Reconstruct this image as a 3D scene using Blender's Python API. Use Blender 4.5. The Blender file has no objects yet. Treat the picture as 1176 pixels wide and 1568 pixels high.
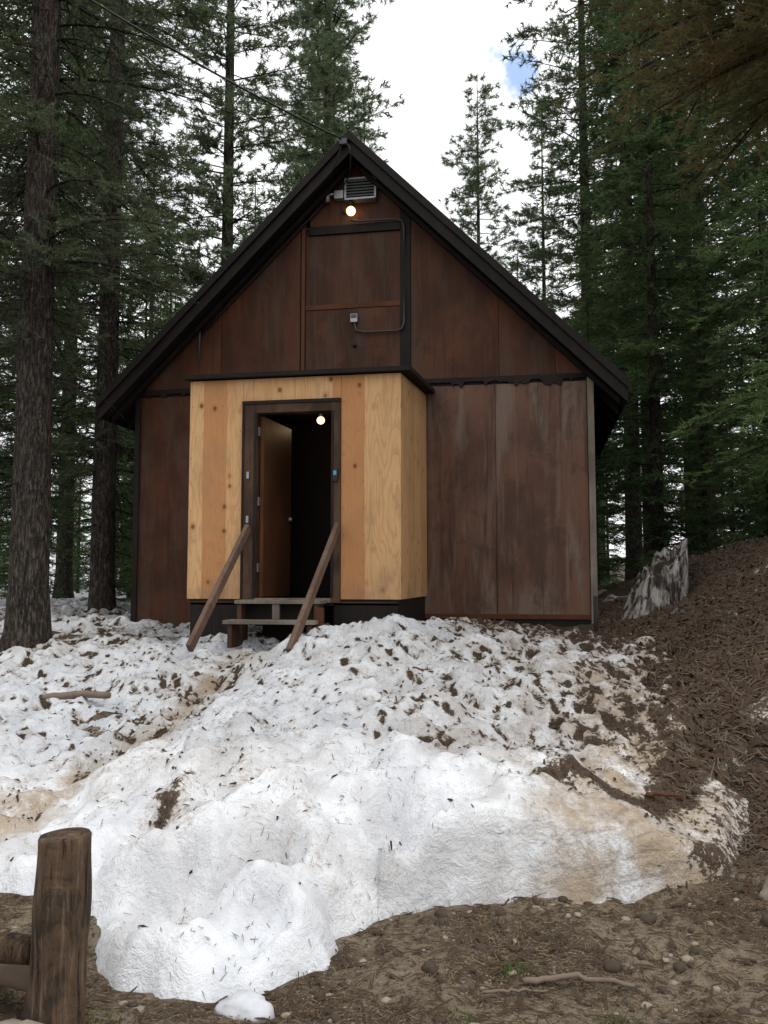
import bpy, math, random
import numpy as np
from mathutils import Vector, noise
R=math.radians
random.seed(3)
scene=bpy.context.scene
COL=scene.collection

# ---------------------------------------------------------------- node helpers
def nd(nt,t,props=None,ins=None):
    n=nt.nodes.new(t)
    for k,v in (props or {}).items(): setattr(n,k,v)
    for k,v in (ins or {}).items():
        if isinstance(v,bpy.types.NodeSocket): nt.links.new(v,n.inputs[k])
        else: n.inputs[k].default_value=v
    return n
def mth(nt,op,a,b=0.0,c=0.0,clamp=False):
    return nd(nt,'ShaderNodeMath',{'operation':op,'use_clamp':clamp},{0:a,1:b,2:c}).outputs[0]
def mix(nt,f,a,b,blend='MIX'):
    if not isinstance(a,bpy.types.NodeSocket): a=tuple(a)+(1,)
    if not isinstance(b,bpy.types.NodeSocket): b=tuple(b)+(1,)
    return nd(nt,'ShaderNodeMix',{'data_type':'RGBA','blend_type':blend},{0:f,6:a,7:b}).outputs[2]
def sstep(nt,v,lo,hi,a=0.0,b=1.0):
    return nd(nt,'ShaderNodeMapRange',{'interpolation_type':'SMOOTHSTEP'},{0:v,1:lo,2:hi,3:a,4:b}).outputs[0]
def coord(nt,scale=(1,1,1),loc=(0,0,0)):
    tc=nd(nt,'ShaderNodeTexCoord').outputs['Object']
    return nd(nt,'ShaderNodeMapping',None,{0:tc,1:loc,3:scale}).outputs[0]
def ntex(nt,vec,scale,detail=4,rough=.55,dist=0):
    return nd(nt,'ShaderNodeTexNoise',None,{'Vector':vec,'Scale':scale,'Detail':detail,'Roughness':rough,'Distortion':dist}).outputs[0]
def newmat(name):
    m=bpy.data.materials.new(name); m.use_nodes=True
    nt=m.node_tree; b=nt.nodes['Principled BSDF']; return m,nt,b
def fin(nt,b,col,rough=.8,bump=None,bs=.3,bd=.02,metal=0,spec=.3):
    if isinstance(col,bpy.types.NodeSocket): nt.links.new(col,b.inputs['Base Color'])
    else: b.inputs['Base Color'].default_value=tuple(col)+(1,)
    if isinstance(rough,bpy.types.NodeSocket): nt.links.new(rough,b.inputs['Roughness'])
    else: b.inputs['Roughness'].default_value=rough
    b.inputs['Metallic'].default_value=metal
    b.inputs['Specular IOR Level'].default_value=spec
    if bump is not None:
        bn=nd(nt,'ShaderNodeBump',None,{'Height':bump,'Strength':bs,'Distance':bd})
        nt.links.new(bn.outputs[0],b.inputs['Normal'])

def streakwood(name,c1,c2,c3,sx=18,sz=1.2,rough=.75,blot=1.3,bs=.25,spec=.2,stain=None):
    m,nt,b=newmat(name)
    rnd=nd(nt,'ShaderNodeObjectInfo').outputs['Random']
    v=coord(nt,(sx,sx,sz)); v2=coord(nt,(1,1,.55))
    off=nd(nt,'ShaderNodeVectorMath',{'operation':'ADD'},{0:v2,1:nd(nt,'ShaderNodeCombineXYZ',None,{0:mth(nt,'MULTIPLY',rnd,37.0),1:0.0,2:mth(nt,'MULTIPLY',rnd,11.0)}).outputs[0]}).outputs[0]
    g=ntex(nt,v,1,6,.6,.2); bl=ntex(nt,off,blot,5,.6,.4)
    fine=ntex(nt,coord(nt,(1,1,.3)),60,3)
    c=mix(nt,sstep(nt,bl,.36,.64),c1,c2)
    c=mix(nt,sstep(nt,g,.5,.8),c,c3)
    c=mix(nt,mth(nt,'MULTIPLY',sstep(nt,fine,.5,.75),.3),c,c1)
    c=mix(nt,mth(nt,'MULTIPLY',rnd,.25),c,c1)
    if stain:
        s1=ntex(nt,coord(nt,(3.2,3.2,.55),(4,2,7)),1,6,.65,.5)
        s2=ntex(nt,coord(nt,(11,11,.6),(1,5,3)),1,5,.6,.3)
        s3=ntex(nt,coord(nt,(1.6,1.6,1.2),(8,3,2)),1,6,.7,.6)
        s4=ntex(nt,coord(nt,(22,22,.9),(2,7,1)),1,5,.65,.2)
        c=mix(nt,mth(nt,'MULTIPLY',sstep(nt,s1,.46,.62),stain[1]),c,stain[0])
        c=mix(nt,mth(nt,'MULTIPLY',sstep(nt,s3,.50,.62),.60),c,tuple(x*.38 for x in c2))
        c=mix(nt,mth(nt,'MULTIPLY',sstep(nt,s2,.54,.68),stain[1]*.95),c,tuple(x*.30 for x in c2))
        c=mix(nt,mth(nt,'MULTIPLY',sstep(nt,s4,.58,.70),.45),c,tuple(x*1.25 for x in stain[0]))
        fleck=ntex(nt,coord(nt,(1,1,.6)),34,4,.7)
        c=mix(nt,mth(nt,'MULTIPLY',sstep(nt,fleck,.62,.72),.5),c,stain[0])
    fin(nt,b,c,rough,mth(nt,'ADD',g,fine),bs,.006,spec=spec)
    return m

M_wall=streakwood('weathered_brown_plywood',(.044,.016,.008),(.108,.037,.015),(.080,.038,.020),12,.8,.6,1.2,stain=((.068,.043,.030),.65))
M_wall2=streakwood('weathered_grey_brown_plywood',(.074,.033,.020),(.138,.062,.036),(.160,.095,.068),5,.45,.55,1.6,spec=.3,stain=((.155,.115,.090),.85))
M_trimdark=streakwood('dark_painted_trim',(.007,.005,.004),(.013,.009,.007),(.022,.013,.010),20,2,.6,2)
M_batten=streakwood('red_brown_batten',(.08,.029,.014),(.12,.044,.020),(.06,.027,.017),20,2,.7,2)
M_grey=streakwood('grey_weathered_wood',(.13,.11,.09),(.24,.21,.17),(.07,.055,.045),30,2,.8,2)
M_door=streakwood('red_brown_door_wood',(.07,.028,.013),(.11,.048,.024),(.04,.018,.01),20,1,.5,1.5)
M_frame=streakwood('brown_frame_wood',(.035,.020,.013),(.085,.046,.027),(.024,.014,.010),25,2,.7,3)
M_rail=streakwood('brown_rail_wood',(.095,.058,.043),(.155,.098,.072),(.06,.036,.028),25,4,.7,2)
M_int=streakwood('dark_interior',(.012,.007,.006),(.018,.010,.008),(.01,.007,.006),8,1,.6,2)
M_roof=streakwood('dark_roofing',(.010,.008,.007),(.018,.014,.012),(.009,.007,.006),8,8,.8,2)

def plywood():
    m,nt,b=newmat('new_plywood')
    tc=nd(nt,'ShaderNodeTexCoord').outputs['Object']
    sp=nd(nt,'ShaderNodeSeparateXYZ',None,{0:tc})
    h=mth(nt,'ADD',sp.outputs[0],sp.outputs[1])
    wz=ntex(nt,nd(nt,'ShaderNodeCombineXYZ',None,{0:0.0,1:0.0,2:sp.outputs[2]}).outputs[0],.8,2)
    hh=mth(nt,'ADD',h,mth(nt,'MULTIPLY_ADD',wz,.05,-.025))
    cr=nd(nt,'ShaderNodeValToRGB',None,{0:mth(nt,'MULTIPLY_ADD',hh,1/5.2,(4.0-9.24)/5.2)})
    cr.color_ramp.interpolation='CONSTANT'
    st=[(0,.1),(.050,.9),(.104,.25),(.30,.0),(.342,.95),(.412,.15),(.60,.35),(.70,.05),(.80,.4),(.9,.1)]
    el=cr.color_ramp.elements; el[0].position=0; el[0].color=(.1,.1,.1,1); el[1].position=st[1][0]; el[1].color=(st[1][1],)*3+(1,)
    for p,c_ in st[2:]:
        e_=el.new(p); e_.color=(c_,c_,c_,1)
    sr=cr.outputs[0]
    vec=nd(nt,'ShaderNodeCombineXYZ',None,{0:mth(nt,'MULTIPLY',h,4.2),1:mth(nt,'MULTIPLY',sr,20.0),2:mth(nt,'MULTIPLY',sp.outputs[2],.62)}).outputs[0]
    n=ntex(nt,vec,1.0,3,.42,.3)
    rings=mth(nt,'SINE',mth(nt,'MULTIPLY',n,88.0))
    grain=ntex(nt,coord(nt,(70,70,2.5)),1,4)
    base=mix(nt,sr,(.58,.36,.175),(.42,.19,.072))
    c=mix(nt,mth(nt,'MULTIPLY',sstep(nt,rings,.1,1.0),.36),base,(.36,.155,.05))
    c=mix(nt,mth(nt,'MULTIPLY',sstep(nt,grain,.45,.75),.35),c,(.34,.17,.065))
    kv=nd(nt,'ShaderNodeCombineXYZ',None,{0:h,1:0.0,2:mth(nt,'MULTIPLY',sp.outputs[2],.8)}).outputs[0]
    kn=nd(nt,'ShaderNodeTexVoronoi',None,{'Vector':kv,'Scale':6.0})
    kr=nd(nt,'ShaderNodeSeparateColor',None,{0:kn.outputs['Color']}).outputs[1]
    on=sstep(nt,mth(nt,'ADD',kr,mth(nt,'MULTIPLY',sr,.35)),.60,.64)
    knot=mth(nt,'MULTIPLY',sstep(nt,kn.outputs[0],.18,.08),on)
    halo=mth(nt,'MULTIPLY',sstep(nt,kn.outputs[0],.38,.08),on)
    c=mix(nt,mth(nt,'MULTIPLY',halo,.5),c,(.36,.14,.04))
    c=mix(nt,mth(nt,'MULTIPLY',knot,.85),c,(.09,.028,.012))
    bl=ntex(nt,coord(nt,(1,1,.6)),2.6,6,.65)
    c=mix(nt,mth(nt,'MULTIPLY',sstep(nt,bl,.46,.68),.45),c,(.29,.165,.085))
    lowd=mth(nt,'MULTIPLY',sstep(nt,sp.outputs[2],1.80,1.42),sstep(nt,bl,.35,.6))
    c=mix(nt,mth(nt,'MULTIPLY',lowd,.45),c,(.20,.13,.075))
    fin(nt,b,c,.6,grain,.2,.003)
    return m
M_ply=plywood()

def simple(name,col,rough=.5,metal=0,var=.3,sc=20):
    m,nt,b=newmat(name)
    n=ntex(nt,coord(nt),sc,4)
    c=mix(nt,mth(nt,'MULTIPLY',n,var*2),col,tuple(x*.4 for x in col))
    fin(nt,b,c,rough,n,.1,.003,metal); return m
M_metal=simple('galvanised_metal',(.35,.36,.37),.4,.7)
M_louver=simple('louver_grey',(.10,.11,.11),.5,.2)
M_conduit=simple('grey_conduit',(.065,.065,.065),.35,.3)
M_blackpipe=simple('black_conduit',(.015,.014,.014),.4)
M_panelblue=simple('inner_door_paint',(.026,.036,.040),.3)
M_display=simple('keypad_display',(.10,.35,.45),.3)
M_rust=simple('rusty_pipe',(.03,.022,.02),.7)

def bulbmat(name,col,st):
    m=bpy.data.materials.new(name); m.use_nodes=True; nt=m.node_tree; nt.nodes.clear()
    o=nt.nodes.new('ShaderNodeOutputMaterial')
    e=nd(nt,'ShaderNodeEmission',None,{0:col+(1,),1:st}); nt.links.new(e.outputs[0],o.inputs[0]); return m
M_bulb=bulbmat('lit_bulb',(1,.62,.28),4.0)

def barkmat(name,c1,c2,c3,sc=22.0,zs=.22):
    m,nt,b=newmat(name)
    v=coord(nt,(1,1,zs))
    wv=nd(nt,'ShaderNodeVectorMath',{'operation':'SCALE'},{0:nd(nt,'ShaderNodeTexNoise',None,{'Vector':v,'Scale':16.0,'Detail':4.0}).outputs[1],3:.16}).outputs[0]
    vo=nd(nt,'ShaderNodeTexVoronoi',{'feature':'DISTANCE_TO_EDGE'},{'Vector':nd(nt,'ShaderNodeVectorMath',{'operation':'ADD'},{0:v,1:wv}).outputs[0],'Scale':sc}).outputs[0]
    n=ntex(nt,v,34,6,.75); n0=ntex(nt,coord(nt),1.5,4)
    c=mix(nt,sstep(nt,vo,-.02,.16),c1,c2)
    c=mix(nt,sstep(nt,n,.45,.7),c,c3)
    c=mix(nt,mth(nt,'MULTIPLY',sstep(nt,n,.55,.40),.7),c,c1)
    c=mix(nt,mth(nt,'MULTIPLY',sstep(nt,n0,.45,.7),.5),c,c2)
    hgt=mth(nt,'ADD',sstep(nt,vo,0,.15),mth(nt,'MULTIPLY',n,1.2))
    fin(nt,b,c,.9,hgt,.9,.03,spec=.1); return m
M_bark=barkmat('conifer_bark',(.022,.018,.015),(.064,.052,.044),(.14,.12,.10))
def postmat():
    m,nt,b=newmat('peeled_post_wood')
    v=coord(nt,(1,1,.09)); n=ntex(nt,v,40,6,.65,.3); n2=ntex(nt,coord(nt,(1,1,.45)),9,5,.65,.8); n3=ntex(nt,coord(nt),60,4)
    c=mix(nt,sstep(nt,n2,.40,.56),(.038,.029,.023),(.098,.062,.040))
    c=mix(nt,sstep(nt,n,.50,.68),c,(.165,.115,.078))
    c=mix(nt,sstep(nt,n,.45,.36),c,(.018,.013,.011))
    c=mix(nt,mth(nt,'MULTIPLY',sstep(nt,n3,.5,.7),.4),c,(.07,.057,.047))
    fin(nt,b,c,.85,mth(nt,'ADD',n,mth(nt,'MULTIPLY',n2,1.2)),.8,.02,spec=.15); return m
M_bark2=postmat()

def leafmat(name,c1,c2,c3,tr=.3):
    m=bpy.data.materials.new(name); m.use_nodes=True; nt=m.node_tree; nt.nodes.clear()
    o=nt.nodes.new('ShaderNodeOutputMaterial')
    v=coord(nt); rnd=nd(nt,'ShaderNodeObjectInfo').outputs['Random']
    n=ntex(nt,v,1.3,2); n2=ntex(nt,v,11,1)
    c=mix(nt,sstep(nt,n,.38,.62),c1,c2)
    c=mix(nt,mth(nt,'MULTIPLY',sstep(nt,n2,.5,.7),.7),c,c3)
    c=mix(nt,mth(nt,'MULTIPLY',rnd,.4),c,c1)
    d=nd(nt,'ShaderNodeBsdfDiffuse',None,{0:c})
    if tr>0:
        t=nd(nt,'ShaderNodeBsdfTranslucent',None,{0:c})
        ms=nd(nt,'ShaderNodeMixShader',None,{0:tr,1:d.outputs[0],2:t.outputs[0]})
        nt.links.new(ms.outputs[0],o.inputs[0])
    else: nt.links.new(d.outputs[0],o.inputs[0])
    return m
M_fir=leafmat('fir_needles',(.075,.115,.052),(.125,.19,.08),(.18,.25,.105),.4)
M_firb=leafmat('bright_fir_needles',(.12,.19,.075),(.18,.28,.105),(.25,.34,.14),.42)
M_pine=leafmat('pine_needles',(.12,.16,.095),(.18,.235,.13),(.25,.30,.17),.45)
M_brown=leafmat('browning_needles',(.16,.15,.075),(.26,.19,.09),(.19,.23,.11),.45)
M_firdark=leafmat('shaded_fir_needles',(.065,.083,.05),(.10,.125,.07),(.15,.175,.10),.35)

# ---------------------------------------------------------------- mesh helpers
def meshobj(name,V,F,mats,parent=None,smooth=False,mi=None):
    me=bpy.data.meshes.new(name)
    if isinstance(F,np.ndarray):
        V=np.asarray(V,dtype=np.float32); k=F.shape[1]
        me.vertices.add(len(V)); me.vertices.foreach_set('co',V.ravel())
        me.loops.add(F.size); me.loops.foreach_set('vertex_index',F.astype(np.int32).ravel())
        me.polygons.add(len(F)); me.polygons.foreach_set('loop_start',np.arange(0,F.size,k,dtype=np.int32))
        me.update(calc_edges=True)
    else:
        me.from_pydata([tuple(v) for v in V],[],F)
    for m in (mats if isinstance(mats,(list,tuple)) else [mats]): me.materials.append(m)
    if mi is not None: me.polygons.foreach_set('material_index',np.asarray(mi,dtype=np.int32))
    if smooth: me.polygons.foreach_set('use_smooth',np.ones(len(me.polygons),dtype=bool))
    me.validate()
    o=bpy.data.objects.new(name,me); COL.objects.link(o)
    if parent: o.parent=parent
    return o
def bev(o,w=.004):
    md=o.modifiers.new('bev','BEVEL'); md.width=w; md.segments=2; md.limit_method='ANGLE'; return o
def box(name,x0,x1,y0,y1,z0,z1,mat,parent=None,b=.004):
    V=[(x,y,z) for x in (x0,x1) for y in (y0,y1) for z in (z0,z1)]
    F=[(0,1,3,2),(4,6,7,5),(0,4,5,1),(2,3,7,6),(0,2,6,4),(1,5,7,3)]
    o=meshobj(name,V,F,mat,parent)
    return bev(o,b) if b else o
def prism(name,poly,y0,y1,mat,parent=None,b=.003):
    n=len(poly); V=[(x,y0,z) for x,z in poly]+[(x,y1,z) for x,z in poly]
    F=[tuple(range(n)),tuple(range(2*n-1,n-1,-1))]+[(i,i+n,(i+1)%n+n,(i+1)%n) for i in range(n)]
    o=meshobj(name,V,F,mat,parent); return bev(o,b) if b else o
def tubearr(pts,rad,ns=6,cap=False):
    pts=np.asarray(pts,float); k=len(pts)
    t=np.gradient(pts,axis=0); t/=np.linalg.norm(t,axis=1)[:,None]+1e-9
    ref=np.array([0,0,1.]) if abs(t[0][2])<.9 else np.array([1.,0,0])
    a=np.cross(t,ref); a/=np.linalg.norm(a,axis=1)[:,None]+1e-9; b=np.cross(t,a)
    th=np.linspace(0,2*np.pi,ns,endpoint=False)
    V=(pts[:,None,:]+np.asarray(rad,float).reshape(-1,1,1)*(a[:,None,:]*np.cos(th)[None,:,None]+b[:,None,:]*np.sin(th)[None,:,None])).reshape(-1,3)
    i=np.arange(k-1)[:,None]*ns; j=np.arange(ns)[None,:]; j2=(j+1)%ns
    q=np.stack([i+j,i+j2,i+ns+j2,i+ns+j],-1).reshape(-1,4)
    T=np.concatenate([q[:,[0,1,2]],q[:,[0,2,3]]])
    return V,T
def tube(name,pts,rad,mat,parent=None,ns=8):
    if np.isscalar(rad): rad=[rad]*len(pts)
    V,T=tubearr(pts,rad,ns); 
    n=len(V); V=np.vstack([V,[pts[0]],[pts[-1]]])
    e=[(n,(j+1)%ns,j) for j in range(ns)]+[(n+1,n-ns+j,n-ns+(j+1)%ns) for j in range(ns)]
    return meshobj(name,V,np.vstack([T,np.array(e)]),mat,parent,True)
def empty(name):
    e=bpy.data.objects.new(name,None); COL.objects.link(e); return e
def ball(name,c,r,mat,parent=None):
    import bmesh
    bm=bmesh.new(); bmesh.ops.create_icosphere(bm,subdivisions=3,radius=r)
    me=bpy.data.meshes.new(name); bm.to_mesh(me); bm.free(); me.materials.append(mat)
    for p in me.polygons: p.use_smooth=True
    o=bpy.data.objects.new(name,me); o.location=c; COL.objects.link(o)
    if parent: o.parent=parent
    return o
def ss(x,a,b):
    t=np.clip((x-a)/(b-a),0,1); return t*t*(3-2*t)

# ---------------------------------------------------------------- terrain
def rbf(P):
    P=np.array(P,float); n=len(P)
    D=np.linalg.norm(P[:,None,:2]-P[None,:,:2],axis=2)
    A=np.zeros((n+1,n+1)); A[:n,:n]=D-np.eye(n)*.03; A[:n,n]=1; A[n,:n]=1
    w=np.linalg.solve(A,np.append(P[:,2],0))
    def f(x,y):
        r=np.full(x.shape,w[n])
        for i in range(n): r=r+w[i]*np.sqrt((x-P[i,0])**2+(y-P[i,1])**2+.02)
        return r
    return f
def gbase(y): return 1.1*ss(y,4.5,11)
GP=[(-6,3,0),(-3,2.5,0),(0,1,0),(0,3,0),(3,3,.05),(1,4.8,0),(-.5,4.4,0),(-2,3.6,0),(1.3,5,.08),(2,5.5,.35),(1.6,6.5,.5),(2,7.5,.95),(3,6,.9),(2.2,9,1.3),(3,9,1.7),(2.8,10.5,2.0),(3.5,12,2.35),(2.2,12.3,2.05),(5,14,2.7),(6,8,2.4),(1.5,11.4,1.05),(1.0,9,.75),(-.5,8,.6),(-.5,11,.85),(-3,6,.3),(-3,8,.6),(-3,11,.8),(-6,8,.5),(-6,12,.8),(-8,6,.3),(-10,12,.9),(0,16,1.2),(-6,17,1.1),(4,18,2.2)]
gr=rbf([(x,y,z-float(gbase(np.array(y)))) for x,y,z in GP])
def fbm(X,Y,sc,octv=4,seed=0.0,z=0.0):
    out=np.empty(X.size); xf=X.ravel()*sc; yf=Y.ravel()*sc
    for i in range(X.size): out[i]=noise.fractal((xf[i]+seed,yf[i]-seed,z+seed),1.0,2.0,octv)
    return out.reshape(X.shape)
def ground_z(x,y):
    w=np.exp(-((x+1)**2+(y-9)**2)/(2*10.0**2))
    return gbase(y)+w*gr(x,y)
t=np.linspace(-1,1,461)
gx=.9+.42*np.sinh(7.35*t); gy=6.2+.42*np.sinh(7.35*t)
GX,GY=np.meshgrid(gx,gy)
GZ=ground_z(GX,GY)
near=np.exp(-((GX)**2+(GY-5)**2)/(2*9.0**2))
hillm=ss(GY,5,7)
GZ=GZ+fbm(GX,GY,1.3,5,3.1)*.05*near*(1+2.2*hillm) + fbm(GX,GY,7,4,8.1)*.018*near*(1+1.8*hillm)
rr=np.sqrt(GX**2+GY**2); GZ=GZ+ss(rr,60,300)*8
def gz_mesh(x,y):
    ix=np.clip(np.searchsorted(gx,x),1,len(gx)-1); iy=np.clip(np.searchsorted(gy,y),1,len(gy)-1)
    u=(x-gx[ix-1])/(gx[ix]-gx[ix-1]); v=(y-gy[iy-1])/(gy[iy]-gy[iy-1])
    return (GZ[iy-1,ix-1]*(1-u)*(1-v)+GZ[iy-1,ix]*u*(1-v)+GZ[iy,ix-1]*(1-u)*v+GZ[iy,ix]*u*v)
def gridfaces(nx,ny):
    i=np.arange((ny-1))[:,None]*nx; j=np.arange(nx-1)[None,:]
    return np.stack([i+j,i+j+1,i+nx+j+1,i+nx+j],-1).reshape(-1,4)

def groundmat():
    m,nt,b=newmat('forest_floor_dirt')
    v=coord(nt)
    sn=nd(nt,'ShaderNodeAttribute',{'attribute_name':'snow'}).outputs['Fac']
    dk=nd(nt,'ShaderNodeAttribute',{'attribute_name':'litter'}).outputs['Fac']
    n1=ntex(nt,v,1.4,5); n2=ntex(nt,v,26,6,.7); n3=ntex(nt,v,110,3,.7); n4=ntex(nt,v,6,6,.7)
    vo=nd(nt,'ShaderNodeTexVoronoi',None,{'Vector':v,'Scale':55.0})
    vc=nd(nt,'ShaderNodeSeparateColor',None,{0:vo.outputs['Color']}).outputs[0]
    c=mix(nt,sstep(nt,n1,.40,.60),(.115,.083,.054),(.33,.27,.195))
    c=mix(nt,sstep(nt,n2,.43,.66),c,(.06,.042,.028))
    c=mix(nt,mth(nt,'MULTIPLY',sstep(nt,n4,.50,.66),.55),c,(.07,.05,.034))
    c=mix(nt,mth(nt,'MULTIPLY',sstep(nt,n3,.5,.68),.7),c,(.37,.31,.235))
    c=mix(nt,mth(nt,'MULTIPLY',sstep(nt,vc,.86,.9),mth(nt,'MULTIPLY',sstep(nt,vo.outputs[0],.45,.3),.7)),c,(.38,.34,.29))
    d=mix(nt,sstep(nt,n2,.38,.62),(.016,.012,.009),(.066,.049,.036))
    d=mix(nt,sstep(nt,n4,.45,.62),d,(.022,.016,.012))
    d=mix(nt,mth(nt,'MULTIPLY',sstep(nt,n3,.48,.60),.9),d,(.18,.145,.11))
    c=mix(nt,dk,c,d)
    sf=sstep(nt,mth(nt,'ADD',sn,mth(nt,'ADD',mth(nt,'MULTIPLY',n4,.7),mth(nt,'MULTIPLY',ntex(nt,v,2.2,4),.7))),1.15,1.22)
    c=mix(nt,sf,c,(.60,.60,.62))
    fin(nt,b,c,.95,mth(nt,'ADD',n2,mth(nt,'MULTIPLY',n3,.5)),1.0,.05,spec=.15)
    return m
ground=meshobj('ground',np.stack([GX,GY,GZ],-1).reshape(-1,3),gridfaces(461,461),groundmat(),None,True)
def pattr(o,name,arr):
    a=o.data.attributes.new(name,'FLOAT','POINT'); a.data.foreach_set('value',np.asarray(arr,dtype=np.float32).ravel())
snowA=ss(GY,11,14)*(.22+.42*ss(-GX,-1,4))+.42*np.exp(-((GX-2.3)**2+(GY-10.3)**2)/.8)+.36*ss(GX,1.0,1.6)*ss(GY,5.5,7)*ss(-GY,-12,-10)
pattr(ground,'snow',snowA)
lit=np.clip(ss(GX+ .25*(GY-5),.7,1.4)*ss(GY,4.9,5.6)+ss(GY,8,12),0,1)
pattr(ground,'litter',lit)

# snow bank
E=np.array([(-12,4.7),(-3.5,4.2),(-2.64,4.0),(-2.3,3.95),(-2.05,3.74),(-1.86,3.47),(-1.69,3.32),(-1.32,3.27),(-1.0,3.42),(-.84,3.62),(-.93,3.95),(-.80,4.17),(-.2,4.42),(.237,4.60),(.6,4.75),(.98,4.90),(1.12,5.3),(1.6,6.3),(2.4,8.3),(2.8,10.0),(2.5,11.3),(1.9,12.2),(1.2,12.6),(1.0,14.5)])
SP=[(-1.7,5.4,.70),(-.94,5.6,.70),(-.49,5.35,.62),(.02,5.2,.52),(.24,4.85,.46),(.63,4.98,.27),(.90,5.05,.11),(-1.37,8.2,1.25),(-.55,10.5,1.09),(-1.14,6.8,.95),(.13,6.7,.72),(.75,6,.48),(1.12,8.8,.93),(-2.74,8.4,.96),(-2.87,6.9,.58),(-2.85,5.8,.38),(-3.04,4.9,.22),(-4.65,8,.78),(-4.34,6.5,.52),(-6.38,9.5,.76),(-4.06,9,.93),(-2.07,4.9,.50),(-1.65,4.07,.42),(-1.57,3.67,.32),(-.75,4.49,.46),(-2.5,9.3,.92),(-.9,9.5,1.15),(.5,10.8,1.0),(.9,11.5,.95),(-4.5,10.5,.93),(-7,11,.95),(-6.3,12,1.12),(-8,8,.7),(-8,5,.35),(-9,13,1.2),(-1.2,3.62,.26),(-.98,3.75,.20),(-1.8,3.6,.27),(-2.15,4.1,.30),(-2.65,4.35,.2),(-3.4,5.2,.36),(-.3,4.7,.48),(1.3,6,.38),(1.5,8,.85),(1.35,10,1.0),(-2.2,6.2,.72),(-2.1,7.4,.98),(-.4,7.6,.98),(-1.3,4.7,.58),(-1.0,4.2,.38),(2.1,13,1.5),(-3,14,1.0),(2,7,.75),(2.4,9.5,1.4)]
sf=rbf(SP)
dx=.022
sx=np.arange(-9,3.15,dx); sy=np.arange(3.05,14.0,dx)
SX,SY=np.meshgrid(sx,sy)
wob=(fbm(SX,SY,2.2,4,5.5)*.07+fbm(SX,SY,9,2,1.7)*.022)*(1-.5*ss(SX,.2,.8))
best=np.full(SX.shape,1e9)
for i in range(len(E)-1):
    a=E[i]; b_=E[i+1]; d=b_-a; L2=(d**2).sum()
    u=np.clip(((SX-a[0])*d[0]+(SY-a[1])*d[1])/L2,0,1)
    best=np.minimum(best,np.hypot(SX-a[0]-u*d[0],SY-a[1]-u*d[1]))
poly=[tuple(p) for p in E]+[(1.0,40),(-12,40)]
ins=np.zeros(SX.shape,bool)
for i in range(len(poly)):
    x1,y1=poly[i]; x2,y2=poly[(i+1)%len(poly)]
    c=((y1>SY)!=(y2>SY))
    with np.errstate(divide='ignore',invalid='ignore'):
        c&=SX<(x2-x1)*(SY-y1)/((y2-y1) if y2!=y1 else 1e-9)+x1
    ins^=c
SD=np.where(ins,best,-best)+wob
ZG=ground_z(SX,SY)
ZS=sf(SX,SY)
L1=fbm(SX,SY,1.1,3,2.2); L2_=fbm(SX,SY,3.3,4,9.2); L3=fbm(SX,SY,11,3,4.2); L4=fbm(SX,SY,5.0,2,6.6)
rgt=ss(SX+.10*(SY-5),-1.3,1.0)
plate=ss(SD+.18*L1,.70,1.05)*ss(SY+.3*L1,4.85,5.4)
plate=np.where(SX<-2.2,ss(SY,5.0,6.0),plate)
tipm=1-.75*ss(SX,.1,.7)*(SY<5.8)
lump=(L1*.10+L2_*(.085+.015*(1-plate))+L3*(.008+.016*plate)+(1-plate)*L4*.05)*tipm
F1=np.empty(SX.size); CR=np.empty(SX.size); xf=SX.ravel(); yf=SY.ravel(); wx=wob.ravel(); l2=L2_.ravel()
for i in range(SX.size):
    dd_,pp_=noise.voronoi((xf[i]*8.2+wx[i]*10+l2[i]*.6,yf[i]*5.6+wx[i]*8,.3))
    F1[i]=dd_[0]; q_=pp_[0]; CR[i]=math.sin(q_[0]*127.1+q_[1]*311.7)*43758.5453%1.0
F1=F1.reshape(SX.shape); CR=CR.reshape(SX.shape)
cup=np.clip(1-F1/.75,0,1)*(.45+.75*CR)
ZS=ZS+lump - cup*(.006+.062*plate)
for px,py,pr,pd in [(-1.62,3.74,.24,.28),(-1.32,4.02,.20,.22),(-.72,4.52,.21,.28),(-1.05,4.5,.18,.13),(-1.95,4.3,.18,.12),(-1.45,4.85,.25,.10),(-.35,4.75,.2,.06),(-2.9,6.2,.25,.05),(-2.75,7.2,.22,.05),(-1.75,4.6,.15,.13),(-1.15,3.62,.12,.08)]:
    ZS-=pd*np.exp(-(((SX-px)**2+(SY-py)**2)/pr**2)**2)
ZS=np.maximum(ZS,ZG+.03)
path=np.array([(-2.74,8.6),(-2.85,6.9),(-2.85,5.8),(-3.1,4.9),(-3.3,4.2)])
pdm=np.full(SX.shape,1e9)
for i in range(len(path)-1):
    a=path[i]; d=path[i+1]-a
    u=np.clip(((SX-a[0])*d[0]+(SY-a[1])*d[1])/(d**2).sum(),0,1)
    pdm=np.minimum(pdm,np.hypot(SX-a[0]-u*d[0],SY-a[1]-u*d[1]))
pathw=np.exp(-(pdm/.30)**2)
ZS-=pathw*.06
wd=np.where(SX<-.75,.30,.11)+ss(SX,1.0,1.3)*.5
tt=np.clip(SD/wd,-1,1)
rise=np.where(tt>0,1-(1-np.clip(tt,0,1))**2.6,tt*1.5)
Z=ZG-.04+(ZS-ZG+.04)*rise
Z=np.where(tt<0,np.maximum(Z,ZG-.3),Z)
bigN=fbm(SX,SY,.9,3,7.7); midN=fbm(SX,SY,2.1,3,1.1)
far_r=ss(SX-.10*(SY-5),.50,1.10)
region=.11+.17*plate+.34*rgt*plate+.50*far_r+.18*pathw*(1+midN)+.26*ss(SY,9.0,10.8)*ss(SX,-1.9,-.9)+.14*bigN+.16*midN
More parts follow.
